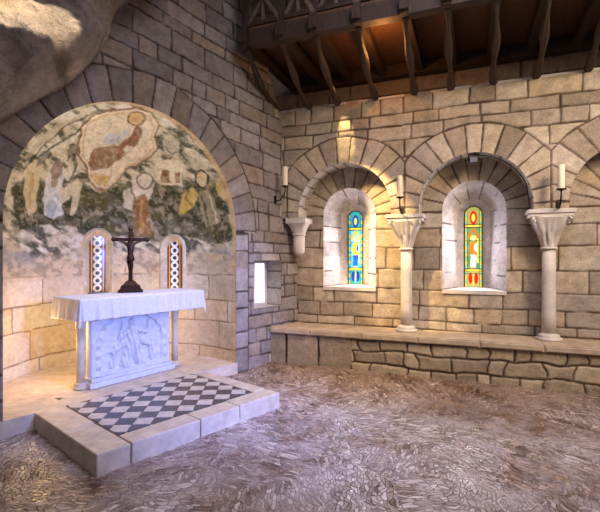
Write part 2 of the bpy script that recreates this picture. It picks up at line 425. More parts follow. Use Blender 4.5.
# thickness of the slanting end
sweep('wall_end_face', [(-.58, 3.5), (.08, 5.25), (.79, 7.0)], [(-.58, 3.5), (.08, 5.25), (.79, 7.0)], 0, .55, Lmap, MST, wall_left, vstep=.23, seed=9, cell=.04)
# recess
NP = [(NT0, NH0), (NT0, NH1), (NT1, NH1), (NT1, NH0), (NT0, NH0)]
sweep('recess_sides', NP, NP, 0, .3, Lmap, MST, wall_left, vstep=.26, seed=19, tones=[lin(190, 182, 172), lin(180, 172, 160)])
bm = bmesh.new()
for a in (0,):
    vs = [bm.verts.new(L3(t, .3, h)) for t, h in ((NT0, NH0), (NT1, NH0), (NT1, NH1), (NT0, NH1))]; bm.faces.new(vs)
bm_obj('recess_back', bm, MMB, wall_left)
# ------------------------------------------------------------------ apse
def Amap(u, v, d):
    """u: arc length along plan (0 = right jamb), v: height arc, d: outward depth"""
    u = np.asarray(u, float); v = np.asarray(v, float); d = np.asarray(d, float)
    q = math.pi*AP; tot = 2*ABAR+q
    e = np.clip((v-AHC)/AP, 0, math.pi/2); hh = np.where(v > AHC, AHC+(AP+d)*np.sin(e), v); k = np.where(v > AHC, np.cos(e), 1.)
    # straight parts follow a barrel; round part is a conch
    a = np.clip((u-ABAR)/AP, 0, math.pi)
    rr = (AP+d)*k
    tt = TC-rr*np.cos(a); dd = ABAR+rr*np.sin(a)
    s0 = u < ABAR; s1 = u > ABAR+q
    tt = np.where(s0, TC-rr, np.where(s1, TC+rr, tt)); dd = np.where(s0, u, np.where(s1, tot-u, dd))
    return np.stack([W0[0]-tt*WX+dd*MX, W0[1]-tt*WY+dd*MY, hh], -1)
ATOT = 2*ABAR+math.pi*AP
AV1 = AHC+AP*math.pi/2
def poly_in(X, Y, P):
    ins = np.zeros(X.shape, bool); n = len(P)
    for i in range(n):
        x1, y1 = P[i]; x2, y2 = P[(i+1) % n]
        if y1 == y2: continue
        c = ((y1 > Y) != (y2 > Y)) & (X < (x2-x1)*(Y-y1)/(y2-y1)+x1); ins ^= c
    return ins
def poly_dist(X, Y, P, closed=True):
    d = np.full(X.shape, 1e9); n = len(P)
    for i in range(n if closed else n-1):
        x1, y1 = P[i]; x2, y2 = P[(i+1) % n]
        t = np.clip(((X-x1)*(x2-x1)+(Y-y1)*(y2-y1))/((x2-x1)**2+(y2-y1)**2+1e-9), 0, 1)
        d = np.minimum(d, np.hypot(X-x1-t*(x2-x1), Y-y1-t*(y2-y1)))
    return d
cra = Courses(0, 3.6, .3, .42, -1, 6, .45, .9, 57)
def mural(X, Y, V):
    """the faded wall painting, described in plan units of the mural (drawn once, fixed to the vault)"""
    jx = X+1.2*fbm(X*.14, Y*.14, 71, 4); jy = Y+1.2*fbm(X*.14, Y*.14, 77, 4)
    n1 = fbm(X*.06, Y*.06, 81, 4); n2 = fbm(X*.2, Y*.2, 83, 4)
    C = np.zeros(X.shape+(3,)); 
    cream = lin(204, 194, 172); olive = lin(58, 60, 34); grey = lin(150, 152, 138); dark = lin(66, 70, 62)
    C[:] = cream
    def put(mask, c, a=1.):
        w = (mask*a)[..., None]; C[:] = C*(1-w)+np.array(c)*w
    # streaked grey green wash in the upper vault
    st = fbm((jx+jy*1.1)*.05, (jy-jx*.6)*.16, 91, 4)
    put(sstep(-.1, .25, st), lin(120, 122, 106), .85); put(sstep(.2, .5, st), dark, .8); put(sstep(.25, .55, -st), lin(226, 220, 208), .8)
    fine = fbm(X*.45, Y*.45, 93, 3)
    def blob(P, c, a=1., soft=1.2):
        d = poly_dist(jx, jy, P); m = np.where(poly_in(jx, jy, P), sstep(-soft*.3, soft, d), 0); put(m, c, a*(.86+.14*np.clip(n2, -1, 1)))
    def line(P, c, w=1.1, a=.8, closed=False):
        d = poly_dist(jx, jy, P, closed); put(1-sstep(w*.5, w*1.2, d), c, a)
    # dark olive band
    blob([(10, 188), (30, 170), (46, 182), (62, 190), (80, 182), (100, 192), (122, 184), (150, 178), (185, 186), (215, 186), (228, 206), (236, 240), (215, 246), (190, 238), (160, 242), (130, 238), (100, 236), (70, 226), (36, 226), (18, 232)], olive, 1., 2)
    put(sstep(.1, .5, n1)*(Y > 180)*(Y < 245), lin(110, 104, 60), .5)
    # left angel
    blob([(24, 172), (34, 160), (44, 158), (40, 180), (36, 212), (28, 216), (24, 196)], lin(222, 206, 168))
    blob([(30, 176), (33, 170), (35, 185), (31, 208), (28, 205)], lin(190, 160, 90), .8)
    blob([(46, 176), (54, 162), (62, 158), (66, 170), (62, 190), (64, 214), (54, 220), (44, 216), (42, 198)], lin(224, 226, 228))
    blob([(50, 170), (58, 158), (66, 162), (60, 178), (56, 188), (51, 186)], lin(132, 96, 68), .9)
    blob([(44, 206), (52, 198), (58, 208), (54, 218), (46, 216)], lin(150, 168, 186), .8)
    blob([(60, 190), (78, 178), (82, 184), (76, 214), (70, 216), (72, 196), (62, 206)], lin(226, 214, 184))
    blob([(36, 152), (54, 144), (72, 136), (84, 130), (74, 142), (58, 150), (44, 156)], lin(228, 220, 204))
    blob([(22, 160), (40, 138), (58, 124), (80, 116), (96, 110), (70, 126), (48, 142), (30, 158)], lin(196, 184, 160), .85)
    line([(24, 170), (44, 146), (70, 124), (98, 112)], dark, 1.1, .7)
    line([(40, 156), (62, 142), (82, 130)], dark, 1.2, .8)
    line([(68, 160), (74, 150), (76, 168), (70, 180), (78, 176)], lin(60, 64, 56), 1.6, .8)
    blob([(34, 168), (40, 152), (52, 150), (50, 156), (42, 166)], lin(90, 98, 100), .8)
    # mandorla
    MD = [(79, 142), (84, 124), (96, 114), (112, 111), (124, 109), (138, 108), (152, 114), (158, 126), (155, 136), (158, 148), (148, 158), (138, 164), (126, 170), (118, 182), (108, 189), (96, 189), (88, 178), (86, 166), (78, 156)]
    blob(MD, lin(236, 222, 202)); line(MD, lin(128, 96, 72), 1.3, .85, True)
    inner = [(x+(118-x)*.1, y+(148-y)*.1) for x, y in MD]; line(inner, lin(196, 160, 110), 1.0, .6, True)
    blob([(90, 172), (112, 176), (108, 186), (98, 186)], lin(206, 170, 96), .9)
    blob([(88, 160), (92, 150), (104, 146), (118, 146), (128, 138), (138, 124), (142, 130), (138, 146), (128, 154), (118, 160), (110, 168), (96, 171), (88, 168)], lin(122, 82, 58), .95)
    put((sstep(.1, .5, n2))*poly_in(jx, jy, [(88, 160), (104, 146), (128, 138), (142, 130), (128, 154), (110, 168), (90, 170)]), lin(160, 108, 84), .6)
    blob([(103, 140), (108, 133), (120, 134), (131, 128), (128, 136), (118, 144), (106, 146), (102, 146)], lin(196, 202, 214))
    blob([(122, 150), (127, 145), (133, 148), (131, 154), (125, 154)], lin(222, 214, 202))
    blob([(94, 172), (112, 168), (124, 158), (128, 160), (116, 172), (104, 176)], lin(226, 214, 194), .9)
    r = np.hypot(jx-136, (jy-119)*1.25); put(1-sstep(8, 9.5, r), lin(206, 176, 112), .8); put(1-sstep(.7, 1.6, np.abs(r-8.5)), lin(120, 92, 50), .9)
    put(1-sstep(3.5, 5, r), lin(196, 160, 128), .8)
    # middle figure
    blob([(130, 184), (138, 174), (148, 174), (155, 182), (153, 192), (148, 200), (136, 200)], lin(230, 220, 204))
    blob([(136, 196), (146, 194), (150, 206), (152, 236), (134, 238), (132, 212)], lin(150, 106, 66), .95)
    blob([(140, 200), (144, 200), (144, 234), (139, 234)], lin(196, 152, 70), .7)
    blob([(122, 192), (130, 188), (134, 196), (132, 210), (124, 208)], lin(212, 204, 184))
    r = np.hypot(jx-145, jy-181); put(1-sstep(.6, 1.5, np.abs(r-8)), dark, .7)
    # small building
    blob([(154, 166), (160, 158), (176, 160), (182, 168), (183, 188), (156, 184)], lin(236, 226, 204))
    blob([(161, 170), (170, 171), (170, 183), (161, 182)], lin(130, 92, 62)); blob([(174, 172), (180, 173), (180, 184), (174, 184)], lin(140, 104, 74))
    blob([(162, 140), (170, 132), (180, 142), (178, 156), (166, 156)], lin(206, 200, 184), .8); line([(166, 146), (172, 154), (182, 150)], dark, 1.1, .6)
    blob([(186, 150), (196, 152), (206, 164), (202, 176), (192, 170)], lin(204, 196, 178), .8)
    # right figure
    blob([(178, 214), (182, 196), (192, 186), (200, 194), (194, 206), (184, 216)], lin(210, 184, 100))
    blob([(198, 190), (208, 190), (216, 200), (220, 222), (206, 228), (200, 212)], lin(160, 152, 128)); line([(202, 196), (208, 224)], dark, 1.3, .8); line([(210, 196), (217, 222)], lin(225, 215, 190), 1.1, .7)
    r = np.hypot(jx-202, (jy-179)*.9); put(1-sstep(5.5, 7, r), lin(214, 196, 160)); put(1-sstep(.6, 1.5, np.abs(r-7)), lin(52, 54, 46), .95)
    blob([(216, 176), (224, 186), (228, 204), (222, 200), (216, 190)], lin(206, 180, 110), .9)
    line([(190, 186), (186, 200), (196, 210)], dark, 1.2, .6)
    put(sstep(.3, .7, fine), lin(60, 56, 44), .22); put(sstep(.35, .7, -fine), lin(222, 212, 190), .22)
    return C, n1, n2
def shade_apse(U, V):
    P = Amap(U, V, 0*U); y = np.maximum(P[..., 1], .5)
    X = CX+F*P[..., 0]/y; Y = CY-F*(P[..., 2]-HC)/y
    C, n1, n2 = mural(X, Y, V)
    # bare lower wall of large pale blocks, plaster remains between
    idc, d = cra(U, V); tn = [lin(206, 190, 164), lin(196, 182, 158), lin(212, 198, 176), lin(200, 180, 146)]
    S, r1, r2 = stone_cols(idc, d, U, V, joint=.010, tones=tn, seed=30, var=.07, jc=lin(128, 106, 80))
    low = 1-sstep(1.28, 1.42, V+.10*n1)                    # blocks
    mid = 1-sstep(1.60, 1.76, V+.12*n1)                    # plaster, no painting
    pl = np.ones_like(C)*lin(200, 182, 154)
    pl = pl*(1-.35*sstep(.0, .6, n2))[..., None]
    bl = sstep(.0, .4, fbm(U*1.5, V*5, 66, 3))*np.exp(-((V-1.62)/.13)**2); pl = pl*(1-bl[..., None]*.7)+lin(128, 136, 146)*bl[..., None]*.7
    C = C*(1-mid[..., None])+pl*mid[..., None]; C = C*(1-low[..., None])+S*low[..., None]
    rim = 1-sstep(.06, .13, np.minimum(U, ATOT-U)+.03*n2); rim_glow = lin(206, 176, 136)  # warm glow along the arch edge, painted into the colour
    C = C*(1-rim[..., None]*.8)+rim_glow*rim[..., None]*.8
    chips = sstep(.55, .75, fbm(U*9, V*9, 101, 3)); C = C*(1-.35*chips[..., None])+lin(206, 192, 166)*.35*chips[..., None]
    disp = np.where(low > .5, stone_disp(d, r2, U, V, joint=.01, depth=.012, seed=3), .004+.004*n2)
    return C, disp
def apse_u(px):   # plan position where the sight line to an upright at px meets the round part
    us = np.linspace(0, ATOT, 4000); P = Amap(us, us*0+1.6, us*0); X = CX+F*P[:, 0]/P[:, 1]
    m = (us > ABAR*.5) & (us < ATOT*.93); i = np.argmin(np.where(m, np.abs(X-px), 1e9)); return us[i], P[i]
AW = []
for px, ytop, ybot in ((98.5, 230, 290), (173, 236, 290)):
    u, P = apse_u(px); hz = P[1]
    AW.append((u, HC-(ybot-CY)/F*hz, HC-(ytop-CY)/F*hz, hz))
AWO = []
for u, hb, ht, hz in AW:
    ro = 12.0*hz/F; AWO.append((u, hb-.06, ht-ro, ro, hz))
def sdf_apse(U, V):
    f = 9+0*U
    for u, hb, hc, ro, hz in AWO: f = np.minimum(f, arch_sdf(U, V, u, hb, hc, ro))
    return f
wall_apse = surface('wall_apse', 0, ATOT, 0, AV1, .0135, Amap, shade_apse, MAP, sdf_apse); struct(wall_apse)
# ------------------------------------------------------------------ windows
def pane(name, u, hb, hc, r, d, mapf, design, mat, parent, n=40):
    W = 2*r; Ht = hc+r-hb
    def sh(U, V): return design((U-u)/r, (V-hb)/Ht, Ht/r), 0*U
    return surface(name, u-r, u+r, hb, hc+r, r/18, mapf, sh, mat, lambda U, V: -arch_sdf(U, V, u, hb, hc, r), parent, d0=d)
def des_chain(x, y, asp):
    C = np.zeros(x.shape+(3,)); C[:] = lin(96, 34, 24)
    Y = y*asp; k = Y/1.05; kk = np.floor(k); yy = (k-kk-.5)*1.05
    r = np.hypot(x*1.05, yy)
    m = (np.abs(x) < .66); C[m] = lin(60, 58, 66)
    ringm = (np.abs(r-.42) < .15) & m; C[ringm] = lin(226, 228, 232)
    w = (np.abs(x-.45*np.sin(Y*3)) < .12) & m; C[w] = lin(214, 220, 228)
    C[(np.abs(np.abs(x)-.72) < .07)] = lin(214, 160, 70)
    C[np.abs(x) > .9] = lin(60, 30, 20)
    return C
def put_(C, m, c): C[m] = np.array(c)
def ell(x, y, cx, cy, rx, ry): return ((x-cx)/rx)**2+((y-cy)/ry)**2 < 1
def des_window(pal):
    border, field, robe, robe2, skin, panel, accent, fl = [lin(*c) for c in pal]
    def f(x, y, asp):
        Y = y*asp; top = asp; C = np.zeros(x.shape+(3,)); C[:] = field
        put_(C, fbm(x*4, Y*4, 5, 2) > .35, field*.7)
        # upper and lower medallion panels
        lo = Y < top*.2; hi = Y > top*.76
        put_(C, lo | hi, panel*.9)
        for cx in (-.33, .33): put_(C, ell(x, Y, cx, top*.105, .24, top*.07), accent)
        put_(C, ell(x, Y, 0, top*.1, .07, top*.08), fl)
        put_(C, ell(x, Y, 0, top*.86, .42, top*.085), accent); put_(C, ell(x, Y, 0, top*.86, .2, top*.05), fl)
        for yy in (top*.205, top*.755): put_(C, np.abs(Y-yy) < .16, fl)
        # canopy over the figure
        put_(C, (Y > top*.6) & (Y < top*.745) & (np.abs(x) < (top*.745-Y)/(top*.145)*.8+.05), robe2*.8)
        put_(C, (Y > top*.6) & (Y < top*.69) & (np.abs(x) < (top*.69-Y)/(top*.09)*.55), field)
        # figure: robe, mantle, arms, halo, head
        put_(C, (np.abs(x+.03*np.sin(Y*3)) < .34-.07*(Y-top*.25)/(top*.3)) & (Y > top*.25) & (Y < top*.5), robe)
        put_(C, (np.abs(x) < .36) & (Y > top*.40) & (Y < top*.56), robe2)
        put_(C, ell(x, Y, .3, top*.49, .2, top*.05), robe); put_(C, ell(x, Y, -.3, top*.47, .16, top*.06), robe2*.8)
        put_(C, (np.abs(x-.5) < .06) & (Y > top*.3) & (Y < top*.6), fl)
        put_(C, ell(x, Y, 0, top*.605, .36, .36), fl); put_(C, ell(x, Y, 0, top*.6, .19, .26), skin)
        for cx in (-.14, .16): put_(C, ell(x, Y, cx, top*.235, .1, .16), skin*.6)
        # lead and border
        put_(C, np.abs(x) > .74, border); put_(C, (np.abs(x) > .74) & ((np.floor(Y*2.2) % 2) == 0), fl*.7)
        for yy in (top*.19, top*.22, top*.74, top*.77): put_(C, np.abs(Y-yy) < .035, lin(20, 18, 20))
        put_(C, np.abs(np.abs(x)-.72) < .035, lin(20, 18, 22))
        return C
    return f
D_BLUE = des_window([(40, 150, 170), (90, 180, 200), (28, 84, 190), (226, 190, 50), (232, 214, 170), (50, 150, 150), (24, 50, 150), (214, 200, 70)])
D_RED = des_window([(120, 170, 120), (90, 130, 80), (222, 218, 206), (190, 110, 40), (226, 190, 150), (150, 150, 80), (180, 30, 16), (222, 196, 70)])
PL = [lin(200, 192, 190), lin(192, 184, 184), lin(206, 198, 194)]
GB = 1.165
for i, (c, des) in enumerate(((AC[0], D_BLUE), (AC[1], D_RED))):
    w = thing('window_%d' % (i+1), None, None, R3(c, D1+.4, 1.14)); struct(w)
    Minv = w.matrix_basis.inverted()
    a = arch_path(c, WS, WHC, WR); b = arch_path(c, WS+.01, WHC-.02, .22); e = arch_path(c, GB, 2.22, .118)
    objs = [sweep('window_splay', a, b, D1-.004, D1+.33, Rmap, MST, None, vstep=.235, seed=40+i, tones=PL, joint=.006),
            sweep('window_jamb', b, e, D1+.33, D1+.42, Rmap, MST, None, vstep=.4, seed=44+i, tones=PL, jointamt=0)]
    bm = bmesh.new(); v = [bm.verts.new(R3(*p)) for p in ((c-WR, D1-.02, WS), (c+WR, D1-.02, WS), (c+.12, D1+.44, GB), (c-.12, D1+.44, GB))]; bm.faces.new(v)
    r_ = bmesh.ops.extrude_face_region(bm, geom=bm.faces[:]); bmesh.ops.translate(bm, vec=(0, 0, -.05), verts=[g for g in r_['geom'] if isinstance(g, bmesh.types.BMVert)])
    objs.append(bm_obj('window_sill', bm, MMB))
    objs.append(pane('glass_pane', c, GB, 2.22, .118, D1+.40, Rmap, des, MGL, None))
    bm = bmesh.new(); tube(bm, [R3(u_, D1+.395, h_) for u_, h_ in arch_path(c, GB, 2.22, .116)], .006, 6)
    for h_ in (1.36, 1.6, 1.84, 2.08): tube(bm, [R3(c-.115, D1+.392, h_), R3(c+.115, D1+.392, h_)], .003, 5)
    objs.append(bm_obj('lead_bars', bm, MIR))
    for o in objs: o.parent = w; o.matrix_parent_inverse = Minv
for i, (u, hb, hc, ro, hz) in enumerate(AWO):
    P = Amap(np.array(u), np.array(hb), np.array(.06)); w = thing('window_%d' % (i+3), None, None, tuple(float(q) for q in P)); struct(w)
    Minv = w.matrix_basis.inverted(); ri = 7.2*hz/F
    a = arch_path(u, hb, hc, ro); b = arch_path(u, hb+.03, hc-.01, ri)
    # raised rounded plaster surround
    rim_o = arch_path(u, hb-.03, hc, ro+.035)
    o1 = sweep('plaster_surround', rim_o, a, .012, -.03, Amap, MST, None, vstep=.5, seed=50, tones=[lin(216, 204, 184)], jointamt=0)
    o2 = sweep('window_splay', a, b, -.03, .07, Amap, MST, None, vstep=.5, seed=51, tones=[lin(222, 206, 178)], jointamt=0)
    o3 = pane('glass_pane', u, hb+.03, hc-.01, ri, .065, Amap, des_chain, MGA, None)
    for o in (o1, o2, o3): o.parent = w; o.matrix_parent_inverse = Minv
# daylight slit in the corner recess, and the opening seen high behind the balcony
def flat(U, V, c): return np.ones(U.shape+(3,))*c
w = thing('window_5', None, None, L3(-.34, .3, .9)); struct(w)
o = surface('glass_pane', -.46, -.26, .90, 1.50, .03, Lmap, lambda U, V: (flat(U, V, np.array([.93, .93, 1.])), .29+0*U), glass_mat('pale_daylight_pane', .8)); o.parent = w; o.matrix_parent_inverse = w.matrix_basis.inverted()
w = thing('window_6', None, None, R3(GW[0], .85, GW[1]-.22)); struct(w)
bm = bmesh.new()
for a in (-.26, 0, .26): bx(bm, GW[0]+a-.03, GW[0]+a+.03, .79, .86, GW[1]-.25, GW[1]+.25, RMAT)
for a in (-.22, .22): bx(bm, GW[0]-.29, GW[0]+.29, .79, .86, GW[1]+a-.03, GW[1]+a+.03, RMAT)
o = bm_obj('window_frame', bm, MWD); o.parent = w; o.matrix_parent_inverse = w.matrix_basis.inverted()
o = surface('glass_pane', GW[0]-.26, GW[0]+.26, GW[1]-.22, GW[1]+.22, .05, Rmap, lambda U, V: (flat(U, V, np.array([.72, .8, 1.])), .84+0*U), MDL); o.parent = w; o.matrix_parent_inverse = w.matrix_basis.inverted()
# ------------------------------------------------------------------ floors
def shade_floor(U, V):
    # bare brown earth along the bench, darker brown by the platform, worn pale stones elsewhere
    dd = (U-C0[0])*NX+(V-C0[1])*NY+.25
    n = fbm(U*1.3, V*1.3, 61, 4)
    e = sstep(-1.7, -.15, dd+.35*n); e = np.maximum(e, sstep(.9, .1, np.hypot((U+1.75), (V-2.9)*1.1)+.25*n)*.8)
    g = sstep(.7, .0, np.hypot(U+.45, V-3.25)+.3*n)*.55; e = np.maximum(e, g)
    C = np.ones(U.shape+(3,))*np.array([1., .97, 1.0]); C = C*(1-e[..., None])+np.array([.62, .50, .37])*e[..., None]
    return C, .045*sstep(-.5, -.02, dd)+.012*fbm(U*2.2, V*2.2, 63, 3)+.006*fbm(U*9, V*9, 65, 2)
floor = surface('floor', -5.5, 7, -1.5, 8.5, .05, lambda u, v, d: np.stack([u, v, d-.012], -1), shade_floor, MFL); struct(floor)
# raised apse floor of big flags
bm = bmesh.new()
us = np.linspace(0, ATOT, 60); P = Amap(us, us*0, us*0+.03)
ring = [bm.verts.new((p[0], p[1], AFL)) for p in P]
f = bm.faces.new(ring); r_ = bmesh.ops.extrude_face_region(bm, geom=[f])
bmesh.ops.translate(bm, vec=(0, 0, -AFL-.02), verts=[g for g in r_['geom'] if isinstance(g, bmesh.types.BMVert)])
struct(bm_obj('floor_apse', bm, MKB))
# ------------------------------------------------------------------ bench
BF = -.25
bench = thing('stone_bench', 'long built-in stone bench with slab seat running below the arcade columns', 'bench', R3(2.7, 0, 0))
bi = bench.matrix_basis.inverted()
crb = Courses(0, .6, .14, .2, -1, 6, .16, .5, 74, edges=[-.1, .13, .31, .47, .8])
def shade_bench(U, V):
    big = U < 1.15
    i1, d1 = crb(U+.04*fbm(U*4, V*5, 9, 2), V+.032*fbm(U*2.2, V*3, 3, 3)); k = np.floor((U+.35)/.5); fr = (U+.35)/.5-k+.05*vnoise(V*5, U, 5); d2 = np.minimum(np.minimum(fr, 1-fr)*.5, .49-V)
    idc = np.where(big, k+900, i1); d = np.where(big, d2, d1)
    col, r1, r2 = stone_cols(idc, d, U, V, joint=.014, seed=33, tones=[lin(170, 152, 124), lin(160, 142, 116), lin(178, 160, 134), lin(150, 134, 112)], jc=lin(72, 54, 38))
    return col, BF+.03+stone_disp(d, r2, U, V, joint=.02, depth=.035, seed=33)
o = surface('bench_masonry', -.075, SEND, -.02, .485, .012, Rmap, shade_bench, MST); o.parent = bench; o.matrix_parent_inverse = bi
x = -.25; cuts = [-.25, .55, 1.3, 2.05, 2.8, 3.5, 4.3, 5.0, SEND]
for a, b in zip(cuts[:-1], cuts[1:]):
    bm = bmesh.new(); bx(bm, a+.002, b-.002, BF-.015, D1+.04, .478, .56)
    for v in bm.verts:
        if v.co.x < 0: v.co.x = .333*v.co.y+.006
        v.co.y = min(v.co.y, D1-.002)
    bmesh.ops.bevel(bm, geom=[e for e in bm.edges if abs(e.verts[0].co.y-e.verts[1].co.y) < 1e-4 and e.verts[0].co.y < 0], offset=.016, segments=3, affect='EDGES')
    bmesh.ops.transform(bm, matrix=RMAT, verts=bm.verts)
    o = bm_obj('seat_slab', bm, MSL); o.parent = bench; o.matrix_parent_inverse = bi
bm = bmesh.new(); bx(bm, .13, SEND-.02, BF+.09, D1-.004, 0, .475, RMAT); o = bm_obj('bench_core', bm, MKB); o.parent = bench; o.matrix_parent_inverse = bi
# ------------------------------------------------------------------ columns
def make_column(name, label, group, loc, rz, H=2.19-.56, cap=.50, w=.225, r=.078, leaf=1):
    t = thing(name, label, 'column', loc, rz, group)
    bm = bmesh.new(); lathe(bm, [(.15, 0), (.155, .012), (.15, .028), (.118, .034), (.125, .05), (.118, .066), (.095, .072), (r*1.08, .085)], 32); bm_obj('column_base', bm, MMB, t, True)
    bm = bmesh.new(); lathe(bm, [(r*1.05, .08), (r*1.03, .3), (r, H*.5), (r*.97, H-cap)], 32); bm_obj('shaft', bm, MMB, t, True)
    # capital: round at the neck, square under the abacus, carved with leaves
    z0 = H-cap; seg = 64; n = 26; bm = bmesh.new(); prev = None
    for i in range(n+1):
        q = i/n; z = z0+.03+q*(cap-.12); rr = r*1.05+(w*.93-r*1.05)*(q**1.35); ring = []
        for k in range(seg):
            a = 2*math.pi*(k+.5)/seg; m = max(abs(math.cos(a)), abs(math.sin(a))); sqr = 1+(1/m-1)*.75*q
            lf = leaf*(.014*math.cos(8*a)*math.sin(math.pi*min(q/.5, 1)) + .022*max(0, math.cos(4*(a-math.pi/4)))*math.sin(math.pi*max(0, (q-.35)/.65))*1.2 - .008*math.cos(16*a)*math.sin(math.pi*q))
            rad = rr*sqr+lf; ring.append(bm.verts.new((rad*math.cos(a), rad*math.sin(a), z)))
        if prev:
            for j in range(seg): bm.faces.new((prev[j], prev[(j+1) % seg], ring[(j+1) % seg], ring[j]))
        else: bm.faces.new(ring[::-1])
        prev = ring
    bm.faces.new(prev); cp = bm_obj('capital', bm, MMB, t, True)
    bm = bmesh.new(); tube(bm, [(math.cos(a)*r*1.1, math.sin(a)*r*1.1, z0+.02) for a in [2*math.pi*k/24 for k in range(25)]], .016, 8); bm_obj('neck_ring', bm, MMB, cp, True)
    for sx in (-1, 1):
        for sy in (-1, 1):
            bm = bmesh.new(); c0 = Vector((sx*w*.83, sy*w*.83, H-.135)); pts = []
            dr = Vector((sx, sy, 0)).normalized()
            for k in range(15):
                a = k*.55; rr = .034*(1-k/16); pts.append(c0+dr*(rr*math.cos(a))+Vector((0, 0, rr*math.sin(a))))
            tube(bm, pts, [.015*(1-.3*k/15) for k in range(15)], 8); bm_obj('volute', bm, MMB, cp, True)
    bm = bmesh.new(); bx(bm, -w*1.06, w*1.06, -w*.9, w*.9, H-.095, H-.055); bx(bm, -w*1.14, w*1.14, -w*.97, w*.97, H-.053, H-.002)
    bm_obj('abacus', bm, MMB, t, bevel=.007)
    return t
dcol = .175
def colpos(s): x, y, z = R3(s, dcol, .56); return (x, y, z)
RZ = math.atan2(UY, UX)
c1 = make_column('stone_column', 'slender pale stone column between the blue and the red stained-glass windows', 'arcade columns', colpos((AC[0]+AC[1])/2), RZ)
c2 = make_column('stone_column', 'slender pale stone column right of the red stained-glass window', 'arcade columns', colpos((AC[1]+AC[2])/2), RZ)
# corner corbel with a short shaft
t = thing('corner_corbel', 'small stone corbel on a stub shaft carrying the first arch in the corner', 'corbel', R3(AC[0]-AR-.05, .15, 1.62), RZ)
bm = bmesh.new(); lathe(bm, [(.05, -.0), (.085, .05), (.092, .1), (.09, .3)], 20); bm_obj('stub_shaft', bm, MMB, t, True)
bm = bmesh.new(); lathe(bm, [(.09, .3), (.11, .32), (.1, .34), (.12, .42), (.15, .49)], 32, sq=[0, 0, 0, .5, .9]); bx(bm, -.16, .16, -.16, .16, .49, .567); bm_obj('corbel_capital', bm, MMB, t)
# ------------------------------------------------------------------ candles on iron brackets
def sconce(label, clabel, base, out, side):
    """base: wall point; out: direction from the wall; side: along the wall"""
    b = Vector(base); o_ = Vector(out); t = thing('candle_sconce', label, 'sconce', base, 0, 'iron candle brackets')
    bm = bmesh.new(); bx(bm, -.02, .02, -.02, .02, -.05, .05); bm_obj('wall_plate', bm, MIR, t, bevel=.003)
    tip = o_*.2
    bm = bmesh.new(); tube(bm, [Vector((0, 0, -.02)), o_*.05+Vector((0, 0, -.03)), o_*.1+Vector((0, 0, -.02)), o_*.17+Vector((0, 0, .03)), tip+Vector((0, 0, .10)), tip+Vector((0, 0, .16))], .009, 8); bm_obj('bracket_arm', bm, MIR, t, True)
    bm = bmesh.new(); s_ = Vector(side); c_ = o_*.1+Vector((0, 0, .03)); tube(bm, [c_+s_*(.05*math.cos(a)*(1-a/9))+Vector((0, 0, .04*math.sin(a)*(1-a/9))) for a in [k*.5 for k in range(15)]], .005, 6); bm_obj('scroll', bm, MIR, t, True)
    bm = bmesh.new(); lathe(bm, [(.012, .155), (.05, .17), (.056, .182), (.05, .18), (.02, .172)], 20, (tip.x, tip.y, 0)); bm_obj('drip_pan', bm, MIR, t, True)
    bm = bmesh.new(); lathe(bm, [(.037, 0), (.038, .01), (.037, .27), (.034, .285), (.01, .28)], 24)
    c = bm_obj('candle', bm, MWX, None, True); c.location = b+tip+Vector((0, 0, .178)); tag(c, clabel, 'candle', 'ivory candles')
    bm = bmesh.new(); tube(bm, [(0, 0, .275), (.002, 0, .295), (.004, 0, .305)], .003, 6); bm_obj('wick', bm, MIR, c)
O_ = (-NX, -NY, 0); S_ = (UX, UY, 0)
def wallpt(px, d, h): s = s_px(px, d); return R3(s, d, h)
sconce('black iron bracket above the capital between the two stained-glass windows', 'pale candle above the capital between the two stained-glass windows', wallpt(402, .0, 2.22), O_, S_)
sconce('black iron bracket above the capital right of the red window', 'thick ivory candle above the capital right of the red window', wallpt(558, .0, 2.22), O_, S_)
sconce('black iron bracket on the apse wall beside the corner', 'ivory candle on the apse wall beside the corner', L3(-.40, 0, 2.47), (-MX, -MY, 0), (WX, WY, 0))
# ------------------------------------------------------------------ floodlight at the crown of the middle arch
t = thing('floodlight', 'small black floodlight under the crown of the middle arch above the red window', 'lamp', R3(AC[1], .06, AH+AR-.02), RZ)
bm = bmesh.new(); bx(bm, -.055, .055, -.04, .05, -.115, -.03); bm_obj('lamp_housing', bm, MIR, t, bevel=.008)
bm = bmesh.new(); bx(bm, -.043, .043, -.046, -.041, -.105, -.04); bm_obj('lamp_glass', bm, plain('grey_glass', lin(120, 120, 130), .2), t)
bm = bmesh.new(); bar(bm, (-.064, 0, -.075), (-.064, 0, .0), .012, .02, (0, 1, 0)); bar(bm, (.064, 0, -.075), (.064, 0, .0), .012, .02, (0, 1, 0)); bar(bm, (-.07, 0, .0), (.07, 0, .0), .03, .01, (0, 0, 1)); bm_obj('mounting_yoke', bm, MIR, t)
bm = bmesh.new(); r_ = AR-.02; tube(bm, [R3(AC[1]+r_*math.sin(a), .09, AH+r_*math.cos(a)) for a in [.06+k*.075 for k in range(16)]]+[R3(AC[1]+r_-.01, .09, 2.20)], .007, 6)
tag(bm_obj('electric_cable', bm, MIR, None, True), 'black cable clipped along the right underside of the middle arch', 'cable')
